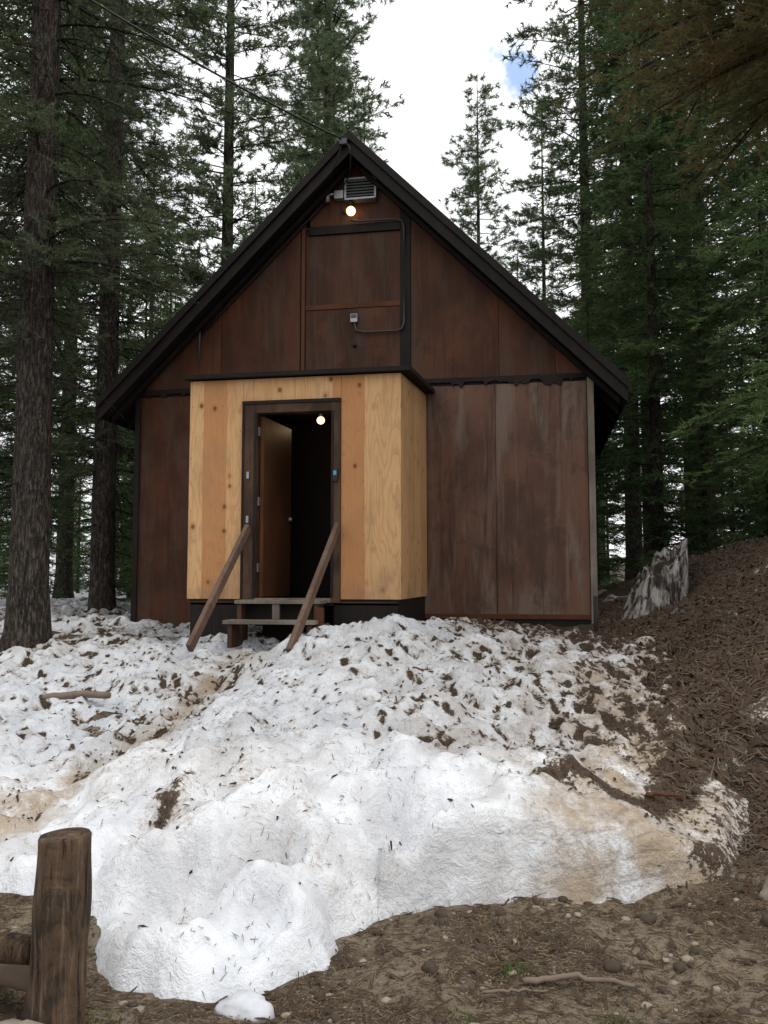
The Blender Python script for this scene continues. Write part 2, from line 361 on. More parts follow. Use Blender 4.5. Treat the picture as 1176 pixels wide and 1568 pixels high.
region+=.10*ss(-SX,2.6,3.2)*ss(SY,5.2,6.5)+.10*ss(SY,8.5,9.5)
region+=.24*ss(SX,-.4,.9)*ss(SD,.12,.5)*(1-plate)
region+=.42*np.exp(-((SD-.46-.12*bigN)/.08)**2)*ss(SX,-.9,.2)*(SY<6.5)
region+=.42*np.exp(-(((SX+2.0-.08*midN)/.09)**2+((SY-4.45)/.28)**2))+.2*np.exp(-(((SX+1.75)/.25)**2+((SY-4.9)/.2)**2))
dirt=region+.85*(cup-.36)*(.05+.95*plate)-L3*.10
stain=np.clip(pathw*.9+.80*rgt*plate+.95*ss(SX,-.6,.6)*(1-plate)+.35*bigN+.18,0,1)
layer=ss(SX,-.7,.6)*(1-plate)*(SY<6.5)
def snowmat():
    m,nt,b=newmat('dirty_spring_snow')
    v=coord(nt)
    at=lambda k:nd(nt,'ShaderNodeAttribute',{'attribute_name':k}).outputs['Fac']
    dirtA=at('dirt'); st=at('stain'); ly=at('layer'); pa=at('plate')
    n1=ntex(nt,v,9,6,.68,.5); n2=ntex(nt,v,42,5,.72); n3=ntex(nt,v,150,2); n4=ntex(nt,v,3,5,.6)
    pv=nd(nt,'ShaderNodeVectorMath',{'operation':'ADD'},{0:coord(nt,(1.25,.85,.6)),1:nd(nt,'ShaderNodeVectorMath',{'operation':'SCALE'},{0:nd(nt,'ShaderNodeTexNoise',None,{'Vector':v,'Scale':12.0,'Detail':3.0}).outputs[1],3:.09}).outputs[0]}).outputs[0]
    vp=nd(nt,'ShaderNodeTexVoronoi',None,{'Vector':pv,'Scale':10.0})
    vr=nd(nt,'ShaderNodeSeparateColor',None,{0:vp.outputs['Color']}).outputs[0]
    pit=mth(nt,'MULTIPLY',sstep(nt,vp.outputs[0],.55,.08),mth(nt,'MULTIPLY',vr,pa))
    s=mth(nt,'ADD',dirtA,mth(nt,'ADD',mth(nt,'MULTIPLY_ADD',n1,.9,-.45),mth(nt,'MULTIPLY_ADD',n2,.8,-.40)))
    s=mth(nt,'ADD',s,mth(nt,'MULTIPLY_ADD',pit,.75,mth(nt,'MULTIPLY',pa,-.10)))
    f=sstep(nt,s,.47,.55)
    c=mix(nt,sstep(nt,n4,.35,.68),(.76,.78,.81),(.60,.625,.67))
    c=mix(nt,mth(nt,'MULTIPLY',st,sstep(nt,mth(nt,'ADD',n4,mth(nt,'MULTIPLY',n2,.4)),.48,.85)),c,(.38,.30,.215))
    c=mix(nt,mth(nt,'MULTIPLY',sstep(nt,s,.22,.48),.60),c,(.33,.255,.18))
    nl=ntex(nt,coord(nt,(1.6,1.6,10)),2.0,6,.72,1.0)
    c=mix(nt,mth(nt,'MULTIPLY',ly,sstep(nt,nl,.48,.66,0,.6)),c,(.17,.135,.10))
    c=mix(nt,mth(nt,'MULTIPLY',sstep(nt,n3,.61,.69),sstep(nt,s,-.05,.4,.12,.9)),c,(.13,.095,.065))
    dd=mix(nt,sstep(nt,n2,.4,.65),(.024,.017,.011),(.085,.055,.032))
    dd=mix(nt,mth(nt,'MULTIPLY',sstep(nt,n3,.52,.66),.6),dd,(.15,.10,.065))
    c=mix(nt,f,c,dd)
    amt=mth(nt,'MULTIPLY_ADD',pa,.70,.30)
    h=mth(nt,'ADD',mth(nt,'MULTIPLY',mth(nt,'MULTIPLY',n1,1.4),mth(nt,'MULTIPLY_ADD',pa,.5,.5)),mth(nt,'ADD',mth(nt,'MULTIPLY',mth(nt,'MULTIPLY',n2,.7),amt),mth(nt,'SUBTRACT',mth(nt,'MULTIPLY',f,.25),mth(nt,'MULTIPLY',pit,.9))))
    fin(nt,b,c,mth(nt,'MULTIPLY_ADD',f,.45,.42),h,.85,.05,spec=.35)
    return m
Fq=gridfaces(len(sx),len(sy)); keep=(SD.ravel()[Fq]>-.12).any(axis=1)
Fq=Fq[keep]; used=np.unique(Fq); remap=np.full(SX.size,-1); remap[used]=np.arange(len(used))
snow=meshobj('snow_bank',np.stack([SX,SY,Z],-1).reshape(-1,3)[used],remap[Fq],snowmat(),None,True)
for nm_,ar_ in (('dirt',dirt),('stain',stain),('layer',layer),('plate',plate)): pattr(snow,nm_,ar_.ravel()[used])

def surf_z(x,y):
    z=gz_mesh(x,y)
    ix=np.clip(np.round((x-sx[0])/dx).astype(int),0,len(sx)-1); iy=np.clip(np.round((y-sy[0])/dx).astype(int),0,len(sy)-1)
    inside=(x>sx[0])&(x<sx[-1])&(y>sy[0])&(y<sy[-1])
    on=inside&(SD[iy,ix]>0)
    return np.where(on,np.maximum(Z[iy,ix],z),z),on,np.where(on,dirt[iy,ix],1),np.where(inside,SD[iy,ix],-1)

rng=np.random.default_rng(5)
def litter(name,n,xr,yr,ln,wd,mat,cond=None,lift=.008,tl=.15):
    x=rng.uniform(*xr,n); y=rng.uniform(*yr,n)
    z,on,dv,sd=surf_z(x,y)
    k=cond(x,y,on,dv,sd) if cond else np.ones(n,bool)
    x,y,z=x[k],y[k],z[k]; n=len(x)
    th=rng.uniform(0,2*np.pi,n); L=rng.uniform(ln[0],ln[1],n)/2; w=rng.uniform(wd[0],wd[1],n)/2
    e=.02
    zx=(surf_z(x+e,y)[0]-surf_z(x-e,y)[0])/(2*e); zy=(surf_z(x,y+e)[0]-surf_z(x,y-e)[0])/(2*e)
    zx=np.clip(zx,-2,2); zy=np.clip(zy,-2,2)
    d=np.stack([np.cos(th),np.sin(th),zx*np.cos(th)+zy*np.sin(th)],-1)
    d/=np.linalg.norm(d,axis=1)[:,None]
    p=np.stack([-np.sin(th),np.cos(th),-zx*np.sin(th)+zy*np.cos(th)],-1); p/=np.linalg.norm(p,axis=1)[:,None]
    nn=np.cross(d,p); c=np.stack([x,y,z],-1)+nn*lift
    tilt=nn*rng.normal(0,tl,n)[:,None]*L[:,None]
    a=c-d*L[:,None]-tilt; b_=c+d*L[:,None]+tilt
    V=np.stack([a-p*w[:,None],a+p*w[:,None],b_+p*w[:,None]*.5,b_-p*w[:,None]*.5,c+nn*(w*1.2)[:,None]],1).reshape(-1,3)
    i=np.arange(n)[:,None]*5
    F=np.concatenate([i+np.array([[0,1,4]]),i+np.array([[1,2,4]]),i+np.array([[2,3,4]]),i+np.array([[3,0,4]])])
    return meshobj(name,V,F,mat)
M_need=simple('fallen_needle',(.070,.042,.024),.9,0,.4,3)
M_need2=simple('dry_needle_tan',(.24,.165,.095),.9,0,.4,3)
M_twig=simple('old_twig_grey',(.15,.115,.085),.9,0,.5,5)
clump=lambda x,y:np.clip(.55+.9*np.sin(x*5.1+2*np.sin(y*3.3))*np.sin(y*4.7+1.5*np.sin(x*2.9)),.05,1)
litter('fallen_needles',80000,(-5.5,3.0),(3.1,11),(.012,.045),(.0018,.004),M_need,lambda x,y,on,dv,sd:on&(rng.random(len(x))<(.22+.6*np.clip(dv,0,1))*clump(x,y)))
litter('bark_debris',30000,(-4,3.0),(3.1,11),(.012,.05),(.008,.024),M_need,lambda x,y,on,dv,sd:on&(rng.random(len(x))<np.clip(dv*1.3-.22,0.015,1)),.008)
litter('dry_needle_litter',30000,(-2.8,2.6),(2.6,8.5),(.02,.06),(.002,.004),M_need2,lambda x,y,on,dv,sd:~on,.006)
litter('twig_litter',20000,(-2.8,4.2),(2.6,12.5),(.03,.10),(.004,.014),M_need,lambda x,y,on,dv,sd:~on,.012)
hill=lambda x,y,on,dv,sd:(~on)|(dv>.62)
litter('hillside_twigs',14000,(.8,4.6),(5.2,13),(.04,.16),(.005,.014),M_twig,hill,.015,.35)
litter('hillside_bark',12000,(.8,4.6),(5.2,13),(.03,.09),(.02,.05),M_need,hill,.012,.5)

def pebbles(name,n,xr,yr,r,mat,cond):
    import bmesh
    bm=bmesh.new(); bmesh.ops.create_icosphere(bm,subdivisions=2,radius=1); bv=np.array([v.co[:] for v in bm.verts]); bf=np.array([[v.index for v in f.verts] for f in bm.faces]); bm.free()
    x=rng.uniform(*xr,n); y=rng.uniform(*yr,n); z,on,dv,sd=surf_z(x,y); k=cond(x,y,on,sd); x,y,z=x[k],y[k],z[k]
    VV=[];FF=[];o=0
    for i in range(len(x)):
        rad=r[0]+(r[1]-r[0])*rng.random()**3
        s=rng.uniform(.6,1.2,3)*rad; s[2]*=.6
        V=bv*(1+.45*np.array([noise.noise((v[0]*1.6+i*3.1,v[1]*1.6,v[2]*1.6)) for v in bv]))[:,None]*s
        th=rng.uniform(0,6.3); c,s_=math.cos(th),math.sin(th)
        V=np.stack([V[:,0]*c-V[:,1]*s_,V[:,0]*s_+V[:,1]*c,V[:,2]],-1)+[x[i],y[i],z[i]+rad*.05]
        VV.append(V); FF.append(bf+o); o+=len(bv)
    return meshobj(name,np.vstack(VV),np.vstack(FF),mat,None,False)
M_stone=simple('grey_tan_stone',(.32,.27,.21),.95,0,.4,25)
pebbles('pebbles',700,(-2.5,2.2),(2.7,5.6),(.004,.026),M_stone,lambda x,y,on,sd:(~on))
M_clod=simple('dark_clod',(.07,.052,.037),.95,0,.4,25)
pebbles('soil_clods',2800,(-2.5,4.2),(2.7,12.5),(.006,.045),M_clod,lambda x,y,on,sd:(~on))
def rock(name,c,s,mat,seed=0):
    o=ball(name,c,1,mat); 
    for v in o.data.vertices:
        d=1+.35*noise.fractal((v.co.x*1.1+seed,v.co.y*1.1,v.co.z*1.1),1,2,4); v.co*=d
        v.co.x*=s[0]; v.co.y*=s[1]; v.co.z*=s[2]
    return o
rock('boulder',(-1.72,2.72,.02),(.17,.14,.10),M_stone,4)
rock('boulder',(1.22,4.72,.04),(.13,.11,.08),M_stone,9)
M_snowc=simple('snow_chunk_white',(.64,.66,.70),.6,0,.3,30)
rock('snow_chunk',(-1.10,3.22,.0),(.11,.07,.05),M_snowc,2)
def stick(name,pts,r0,r1,mat):
    k=14; P=np.array(pts,float); tt_=np.linspace(0,len(P)-1,k)
    Q=np.stack([np.interp(tt_,range(len(P)),P[:,i]) for i in range(3)],-1)
    Q[:,2]+=surf_z(Q[:,0],Q[:,1])[0].mean(); Q+=rng.normal(0,.004,Q.shape)
    return tube(name,Q,np.linspace(r0,r1,k),mat,None,7)
M_stick=simple('bleached_stick',(.20,.15,.115),.85,0,.4,20)
stick('fallen_branch',[(-.08,3.62,.03),(.12,3.68,.035),(.36,3.66,.03)],.014,.009,M_stick)
stick('fallen_branch',[(-.23,3.50,.02),(.02,3.56,.02)],.007,.004,M_stick)
stick('fallen_branch',[(-.62,3.12,.01),(-.28,3.22,.01)],.012,.008,M_stick)
stick('fallen_branch',[(-4.3,6.9,.0),(-3.95,7.0,.04),(-3.6,6.9,.05)],.035,.03,M_stick)
stick('fallen_branch',[(.62,5.35,.05),(.80,5.30,.06)],.012,.009,M_batten)
M_grass=leafmat('young_grass',(.07,.12,.03),(.10,.17,.04),(.12,.16,.05),.3)
GV=[];GF=[];o_=0
for cx,cy,n_ in [(-.12,3.75,60),(.28,3.42,32),(-1.58,3.02,36),(-.3,3.3,18),(.6,4.0,16)]:
    for i in range(n_):
        x=cx+rng.normal(0,.04); y=cy+rng.normal(0,.03); z=float(gz_mesh(np.array(x),np.array(y)))
        h=rng.uniform(.015,.045); a=rng.uniform(0,6.3); dxx,dyy=math.cos(a),math.sin(a)
        GV+=[(x-dyy*.003,y+dxx*.003,z),(x+dyy*.003,y-dxx*.003,z),(x+dxx*h*.7,y+dyy*h*.7,z+h)]; GF.append((o_,o_+1,o_+2)); o_+=3
meshobj('grass_tufts',np.array(GV),np.array(GF),M_grass)

# ---------------------------------------------------------------- cabin
XL,XR,XC,YF=-5.68,.777,-2.44,11.55
AP,SL=7.75,.994
def roofz(x): return AP-abs(x-XC)*SL
cab=empty('wooden_cabin')
wz=.24
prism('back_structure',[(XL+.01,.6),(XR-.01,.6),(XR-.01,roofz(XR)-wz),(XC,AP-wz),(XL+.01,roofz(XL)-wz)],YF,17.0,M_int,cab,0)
def panel(x0,x1,z0,z1,mat,y=YF-.022,th=.02,g=.003,name='wall_panel'):
    x0+=g; x1-=g; top=lambda x:min(z1-g,roofz(x)-wz+.01)
    xs=[x0,x1]
    for xb in (XC,XC-(AP-wz-z1)/SL,XC+(AP-wz-z1)/SL):
        if x0<xb<x1: xs.append(xb)
    xs.sort()
    pl=[(x0,z0+g),(x1,z0+g)]+[(x,max(top(x),z0+g+.001)) for x in reversed(xs)]
    return prism(name,pl,y,y+th,mat,cab,.002)
for a,b_,m in [(-5.66,-4.66,M_wall),(-4.66,-3.85,M_wall)]: panel(a,b_,.8,4.26,m)
panel(-1.5,-.507,1.16,4.26,M_wall2); panel(-.507,.70,1.16,4.26,M_wall2)
for a,b_ in [(-5.66,-4.41),(-4.41,-3.24),(-1.66,-.45),(-.45,.30),(.30,.775)]: panel(a,b_,4.36,9,M_wall)
panel(-3.16,-1.80,4.2,5.42,M_wall); panel(-3.16,-1.80,5.49,6.50,M_wall); panel(-3.16,-1.80,6.60,9,M_wall)
panel(-3.22,-3.17,4.2,6.62,M_batten,YF-.04,.038,0,'batten')
panel(-3.16,-1.80,5.42,5.49,M_batten,YF-.035,.033,0,'batten')
panel(-1.80,-1.66,4.2,9,M_trimdark,YF-.045,.043,0,'vertical_trim')
panel(-3.10,-1.80,6.50,6.62,M_trimdark,YF-.06,.058,0,'header_board')
panel(-3.24,-3.10,6.62,9,M_wall)
def band(x0,x1,z0,z1):
    n=200; xs=np.linspace(x0,x1,n)
    top=[(x,z1+.008*noise.noise((x*9,1.3,0))) for x in xs]; bot=[(x,z0+.02-.13*max(0,noise.fractal((x*4.3+.37,5.4,.7),.7,2.1,5)+.12)) for x in xs]
    prism('tar_band',[(p[0],p[1]) for p in bot]+[(p[0],p[1]) for p in reversed(top)],YF-.05,YF-.02,M_trimdark,cab,0)
band(-1.45,.72,4.28,4.36); band(-5.66,-3.8,4.28,4.36)
box('corner_trim',.705,.79,YF-.05,YF+.03,.7,4.30,M_grey,cab); box('corner_trim',-5.70,-5.62,YF-.05,YF+.03,.7,4.30,M_trimdark,cab)
box('bottom_batten',-1.5,.70,YF-.05,YF-.024,1.10,1.165,M_batten,cab)
box('foundation_skirt',-5.6,.70,YF-.02,YF-.001,.6,1.10,M_trimdark,cab)
def slab(name,sgn,x_out,y0,y1,tz0,tz1,mat,xin=0):
    xo=XC+sgn*x_out; xi=XC+sgn*xin
    zz=lambda x:AP-abs(x-XC)*SL
    prism(name,[(xi,zz(xi)-tz1),(xo,zz(xo)-tz1),(xo,zz(xo)-tz0),(xi,zz(xi)-tz0)],y0,y1,mat,cab,.004)
for s in (-1,1):
    slab('roof_slope',s,3.60,11.14,17.5,0,.20,M_roof)
    slab('barge_board',s,3.62,11.095,11.137,.02,.29,M_trimdark)
    slab('barge_trim',s,3.64,11.05,11.092,-.02,.11,M_trimdark)
    slab('fascia_batten',s,3.55,11.36,11.44,.25,.33,M_trimdark)
    xo=XC+s*3.60
    box('eave_fascia',min(xo,xo+s*.03),max(xo,xo+s*.03),11.14,17.5,3.90,4.16,M_trimdark,cab)
for y in np.arange(11.9,17.3,.6):
    for s in (-1,1):
        slab('rafter_tail',s,3.58,y,y+.05,.205,.34,M_trimdark,3.2)
cx,cz=-2.36,7.12
box('vent_frame',cx-.23,cx+.23,11.44,11.52,cz+.13,cz+.16,M_metal,cab); box('vent_frame',cx-.23,cx+.23,11.44,11.52,cz-.16,cz-.13,M_metal,cab)
box('vent_frame',cx-.23,cx-.20,11.44,11.52,cz-.13,cz+.13,M_metal,cab); box('vent_frame',cx+.20,cx+.23,11.44,11.52,cz-.13,cz+.13,M_metal,cab)
box('vent_back',cx-.2,cx+.2,11.5,11.525,cz-.13,cz+.13,M_blackpipe,cab,0)
for i in range(6):
    z=cz-.11+i*.042
    o=box('vent_slat',cx-.2,cx+.2,11.45,11.49,z,z+.022,M_louver,cab,.002)
box('metal_shelf',-2.55,-2.14,11.38,11.52,6.93,6.955,M_metal,cab)
box('conduit_box',-2.73,-2.60,11.42,11.52,6.98,7.10,M_metal,cab)
tube('conduit_head',[(-2.83,11.45,6.95),(-2.83,11.45,7.08)],.035,M_metal,cab)
tube('conduit_pipe',[(-2.83,11.45,7.06),(-2.73,11.46,7.06)],.02,M_metal,cab)
tube('lamp_socket',[(-2.49,11.44,6.96),(-2.49,11.44,6.86)],[.03,.05],M_blackpipe,cab)
ball('gable_lamp_bulb',(-2.49,11.44,6.79),.065,M_bulb,cab)
ball('lamp_shade',(-2.58,11.47,6.82),.05,M_frame,cab)
yp=YF-.08
tube('conduit_pipe',[(-2.49,yp-.02,6.66),(-2.38,yp-.02,6.64),(-2.1,yp-.02,6.64),(-1.86,yp-.01,6.64),(-1.77,yp,6.61),(-1.74,yp,6.52),(-1.74,yp,5.9),(-1.74,yp,5.17),(-1.765,yp,5.08),(-1.84,yp,5.05),(-2.3,yp,5.05),(-2.42,yp,5.08),(-2.445,yp,5.2)],.016,M_conduit,cab)
box('outlet_box',-2.50,-2.40,YF-.09,YF-.02,5.20,5.32,M_metal,cab); box('outlet_cover',-2.49,-2.41,YF-.10,YF-.091,5.26,5.31,M_louver,cab)
ball('wall_fitting',(-2.45,YF-.04,4.88),.03,M_rust,cab)
pts=[(XC-.35,yp,AP-wz-.12-.35*SL)]
for i in range(1,6): 
    xx=XC-.35-i*.38; pts.append((xx,yp,roofz(xx)-wz-.12))
pts+=[(-4.68,yp,5.30)]
tube('conduit_pipe',pts,.017,M_blackpipe,cab)
tube('conduit_pipe',[(-4.66,yp,5.33),(-4.71,yp,5.25),(-4.72,yp,5.1),(-4.72,yp,4.30)],.016,M_conduit,cab)
PX0,PX1,PY=-3.90,-1.46,9.24
OX0,OX1=-3.09,-2.224
box('porch_panel',PX0,-3.26,PY,PY+.02,1.40,3.90,M_ply,cab,.002)
box('porch_panel',-2.114,PX1,PY,PY+.02,1.40,3.90,M_ply,cab,.002)
box('porch_header',-3.257,-2.117,PY,PY+.02,3.632,3.90,M_ply,cab,.002)
# nail heads
for x in (PX0+.03,-3.29,-2.08,PX1-.03,-3.5,-1.86):
    for z in np.arange(1.5,3.9,.3):
        box('nail_head',x-.004,x+.004,PY-.002,PY-.0005,z-.004,z+.004,M_rust,cab,0)
def sidewall(name,x0,x1,y0,y1,z0,z1a,z1b,mat):
    V=[(x,y,z) for x in (x0,x1) for (y,z) in ((y0,z0),(y1,z0),(y1,z1b),(y0,z1a))]
    F=[(0,1,2,3),(7,6,5,4),(0,4,5,1),(1,5,6,2),(2,6,7,3),(3,7,4,0)]
    return bev(meshobj(name,V,F,mat,cab),.002)
zt=lambda y:3.90+(y-PY)/(YF-PY)*.24
ym=PY+1.0
sidewall('porch_side_panel',PX1-.001,PX1+.019,PY-.001,ym,1.40,3.90,zt(ym),M_ply)
sidewall('porch_side_panel',PX1-.001,PX1+.019,ym+.005,YF-.05,1.40,zt(ym),zt(YF),M_ply)
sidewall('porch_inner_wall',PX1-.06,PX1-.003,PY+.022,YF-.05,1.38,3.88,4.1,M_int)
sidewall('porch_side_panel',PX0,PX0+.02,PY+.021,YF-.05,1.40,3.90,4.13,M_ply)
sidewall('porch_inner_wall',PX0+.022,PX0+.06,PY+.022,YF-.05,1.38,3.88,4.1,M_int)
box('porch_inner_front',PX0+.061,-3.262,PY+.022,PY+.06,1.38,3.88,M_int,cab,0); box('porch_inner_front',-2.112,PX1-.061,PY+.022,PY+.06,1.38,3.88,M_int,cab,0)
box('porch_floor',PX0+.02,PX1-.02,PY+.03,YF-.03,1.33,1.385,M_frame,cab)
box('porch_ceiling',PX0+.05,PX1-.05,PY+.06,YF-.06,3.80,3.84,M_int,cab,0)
sidewall('porch_roof',PX0-.06,PX1+.14,PY-.10,YF-.03,0,0,0,M_roof)
pr=bpy.data.objects['porch_roof']
for v,co in zip(pr.data.vertices,[(x,y,z) for x in (PX0-.06,PX1+.14) for (y,z) in ((PY-.10,3.905),(YF-.05,4.15),(YF-.05,4.21),(PY-.10,3.955))]): v.co=co
box('porch_skirt',PX0+.03,-3.2,PY+.03,PY+.06,.7,1.36,M_trimdark,cab); box('porch_skirt',-2.2,PX1-.02,PY+.03,PY+.06,.7,1.36,M_trimdark,cab)
box('porch_skirt',PX1-.05,PX1-.01,PY+.06,YF-.05,.7,1.37,M_trimdark,cab)
box('porch_skirt_back',-3.2,-2.2,PY+.6,PY+.63,.7,1.32,M_int,cab)
box('door_frame_left',-3.256,OX0,PY-.02,PY+.12,1.36,3.63,M_frame,cab); box('door_frame_right',OX1,-2.117,PY-.02,PY+.12,1.36,3.63,M_frame,cab)
box('door_frame_head',OX0,OX1,PY-.02,PY+.12,3.50,3.63,M_frame,cab)
box('door_casing',-3.262,-3.235,PY-.03,PY-.021,1.38,3.635,M_trimdark,cab); box('door_casing',-3.262,-2.11,PY-.035,PY-.021,3.60,3.64,M_trimdark,cab)
box('door_stop',OX0-.03,OX0-.003,PY-.026,PY-.0205,1.42,3.50,M_trimdark,cab,0); box('door_stop',OX1+.004,OX1+.03,PY-.026,PY-.0205,1.42,3.50,M_trimdark,cab,0)
box('threshold',OX0,OX1,PY-.03,PY+.14,1.36,1.41,M_grey,cab)
d=box('open_door',0,.04,0,.86,1.42,3.48,M_door,cab); d.location=(OX0+.012,PY+.10,0); d.rotation_euler=(0,0,R(-5))
d=box('door_edge',-.002,.042,-.006,0,1.42,3.48,M_batten,cab,0); d.location=(OX0+.012,PY+.10,0); d.rotation_euler=(0,0,R(-5))
for z in (1.7,2.45,3.25): box('door_hinge',OX0-.004,OX0+.012,PY+.04,PY+.11,z,z+.1,M_metal,cab,.001)
ball('door_knob',(OX0+.14,PY+.88,2.35),.03,M_metal,cab)
for z in (2.75,2.25): box('frame_latch',-3.2,-3.17,PY-.04,PY-.021,z,z+.08,M_metal,cab)
box('keypad',-2.20,-2.145,PY-.05,PY-.021,2.70,2.84,M_blackpipe,cab); box('keypad_screen',-2.19,-2.155,PY-.053,PY-.0505,2.77,2.82,M_display,cab,0)
box('inner_door_frame',-2.72,-2.66,YF-.12,YF-.03,1.39,3.5,M_frame,cab); box('inner_door_frame',-1.9,-1.84,YF-.12,YF-.03,1.39,3.5,M_frame,cab); box('inner_door_frame',-2.72,-1.84,YF-.12,YF-.03,3.5,3.57,M_frame,cab)
box('inner_door',-2.655,-1.905,YF-.08,YF-.035,1.39,3.49,M_panelblue,cab); box('inner_door_rail',-2.655,-1.905,YF-.10,YF-.081,2.2,2.3,M_int,cab)
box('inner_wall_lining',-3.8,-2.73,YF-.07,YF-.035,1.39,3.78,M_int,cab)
ball('porch_lamp_bulb',(-2.695,10.6,3.66),.05,M_bulb,cab)
tube('porch_lamp_socket',[(-2.695,10.6,3.8),(-2.695,10.6,3.70)],.03,M_metal,cab)
box('landing_board',-3.22,-2.26,8.92,9.19,1.355,1.395,M_grey,cab); box('step_tread',-3.24,-2.24,8.62,8.88,1.15,1.19,M_grey,cab)
box('step_riser',-3.18,-2.3,9.12,9.15,1.14,1.35,M_trimdark,cab)
box('step_post',-2.80,-2.72,8.94,8.98,1.19,1.354,M_grey,cab)
for x in (-3.2,-2.34): 
    box('step_stringer',x,x+.05,8.66,9.18,.9,1.149,M_frame,cab); box('step_stringer',x,x+.05,8.95,9.18,1.15,1.354,M_frame,cab)
box('step_post',-2.27,-2.19,8.75,8.82,.9,1.32,M_batten,cab)
def rail(p0,p1,w,h):
    p0=Vector(p0); p1=Vector(p1); L=(p1-p0).length
    o=box('handrail',-w/2,w/2,0,L,-h/2,h/2,M_rail,cab,.006)
    o.rotation_mode='QUATERNION'; o.rotation_quaternion=(p1-p0).to_track_quat('Y','Z'); o.location=p0
rail((-3.17,9.20,2.20),(-3.30,7.90,.95),.05,.10); rail((-2.14,9.20,2.20),(-2.20,7.55,.95),.05,.11)
A=Vector((-2.5,11.04,7.62)); B=Vector((-8.3,5.2,9.9))
pts=[]
for i in range(30):
    s=i/29; p=A.lerp(B,s); p.z-=.35*4*s*(1-s); pts.append(p[:])
tube('power_cable',pts,.013,M_blackpipe,None,6)
tube('service_drop',[(-2.5,11.04,7.62),(-2.42,11.0,7.5),(-2.40,11.0,7.35),(-2.45,11.2,7.22),(-2.6,11.4,7.12),(-2.68,11.44,7.09)],.009,M_blackpipe,cab)
tube('service_drop',[(-2.5,11.04,7.62),(-2.60,11.02,7.35),(-2.68,11.1,7.22),(-2.83,11.42,7.08)],.007,M_blackpipe,cab)
box('cable_bracket',-2.56,-2.46,11.0,11.05,7.55,7.63,M_louver,cab)

tube('steel_stake',[(.70,10.6,.8),(.70,10.6,1.42)],.025,M_rust); 
k=16; pp=[]; rr_=[]
zs_=np.concatenate([[-.2],np.linspace(0,.69,k),[.70]])
for z in zs_: pp.append((-1.685+.02*z,2.90,z)); rr_.append(.094*(1+.03*math.sin(z*17))*(1.06-.1*z))
rr_[-1]*=.93
post=tube('wooden_post',pp,rr_,M_bark2,None,36)
for v in post.data.vertices:
    n_=noise.noise((v.co.x*14,v.co.y*14,v.co.z*2.5))*.014
    dxy=Vector((v.co.x+1.68,v.co.y-2.9,0)); 
    if dxy.length>.02: v.co+=dxy.normalized()*n_
    if v.co.z>.65: v.co.z+=.10*(v.co.x+1.68)
tube('wooden_rail',[(-1.80,2.93,.28),(-2.3,3.0,.24),(-3.4,3.1,.22)],[.05,.055,.055],M_bark2,None,14)
tube('wooden_rail',[(-1.70,2.99,.15),(-2.4,3.25,.10),(-3.4,3.5,.10)],[.06,.065,.065],M_stick,None,14)

def stump():
    ns,nr=90,36; V=[];F=[]
    for i in range(nr):
        s=i/(nr-1)
        for j in range(ns):
            a=2*math.pi*j/ns
            c,sn=math.cos(a),math.sin(a)
            top=1.02+.26*math.cos(a-.4)+.16*noise.fractal((c*1.3,sn*1.3,2.2),1,2,3)+.10*noise.noise((c*6,sn*6,0))
            r=.36*(1.25-.48*s)*(1+.22*noise.fractal((c*2.2,sn*2.2,s*.7),1,2,4)+.09*noise.noise((c*9,sn*9,s*.9))+.03*noise.noise((c*24,sn*24,s*1.2)))
            V.append((1.38+r*c*1.0+.20*s,11.35+r*sn,.8+s*top))
    for i in range(nr-1):
        for j in range(ns): F.append((i*ns+j,i*ns+(j+1)%ns,(i+1)*ns+(j+1)%ns,(i+1)*ns+j))
    b0=len(V)
    for j in range(ns):
        x,y,z=V[(nr-1)*ns+j]; V.append((1.58+(x-1.58)*.5,11.35+(y-11.35)*.5,z-.12))
    for j in range(ns): F.append(((nr-1)*ns+j,(nr-1)*ns+(j+1)%ns,b0+(j+1)%ns,b0+j))
    F.append(tuple(b0+j for j in range(ns)))
    m,nt,b=newmat('weathered_stump_wood')
    v=coord(nt,(1,1,.3)); n=ntex(nt,v,11,7,.7,.6); n2=ntex(nt,coord(nt),3.0,4)
    c=mix(nt,sstep(nt,n,.42,.58),(.03,.024,.02),(.38,.36,.33)); c=mix(nt,sstep(nt,n2,.50,.66),c,(.05,.04,.032))
    fin(nt,b,c,.9,n,1.0,.06,spec=.1)
    meshobj('weathered_stump',V,F,m,None,True)
stump()

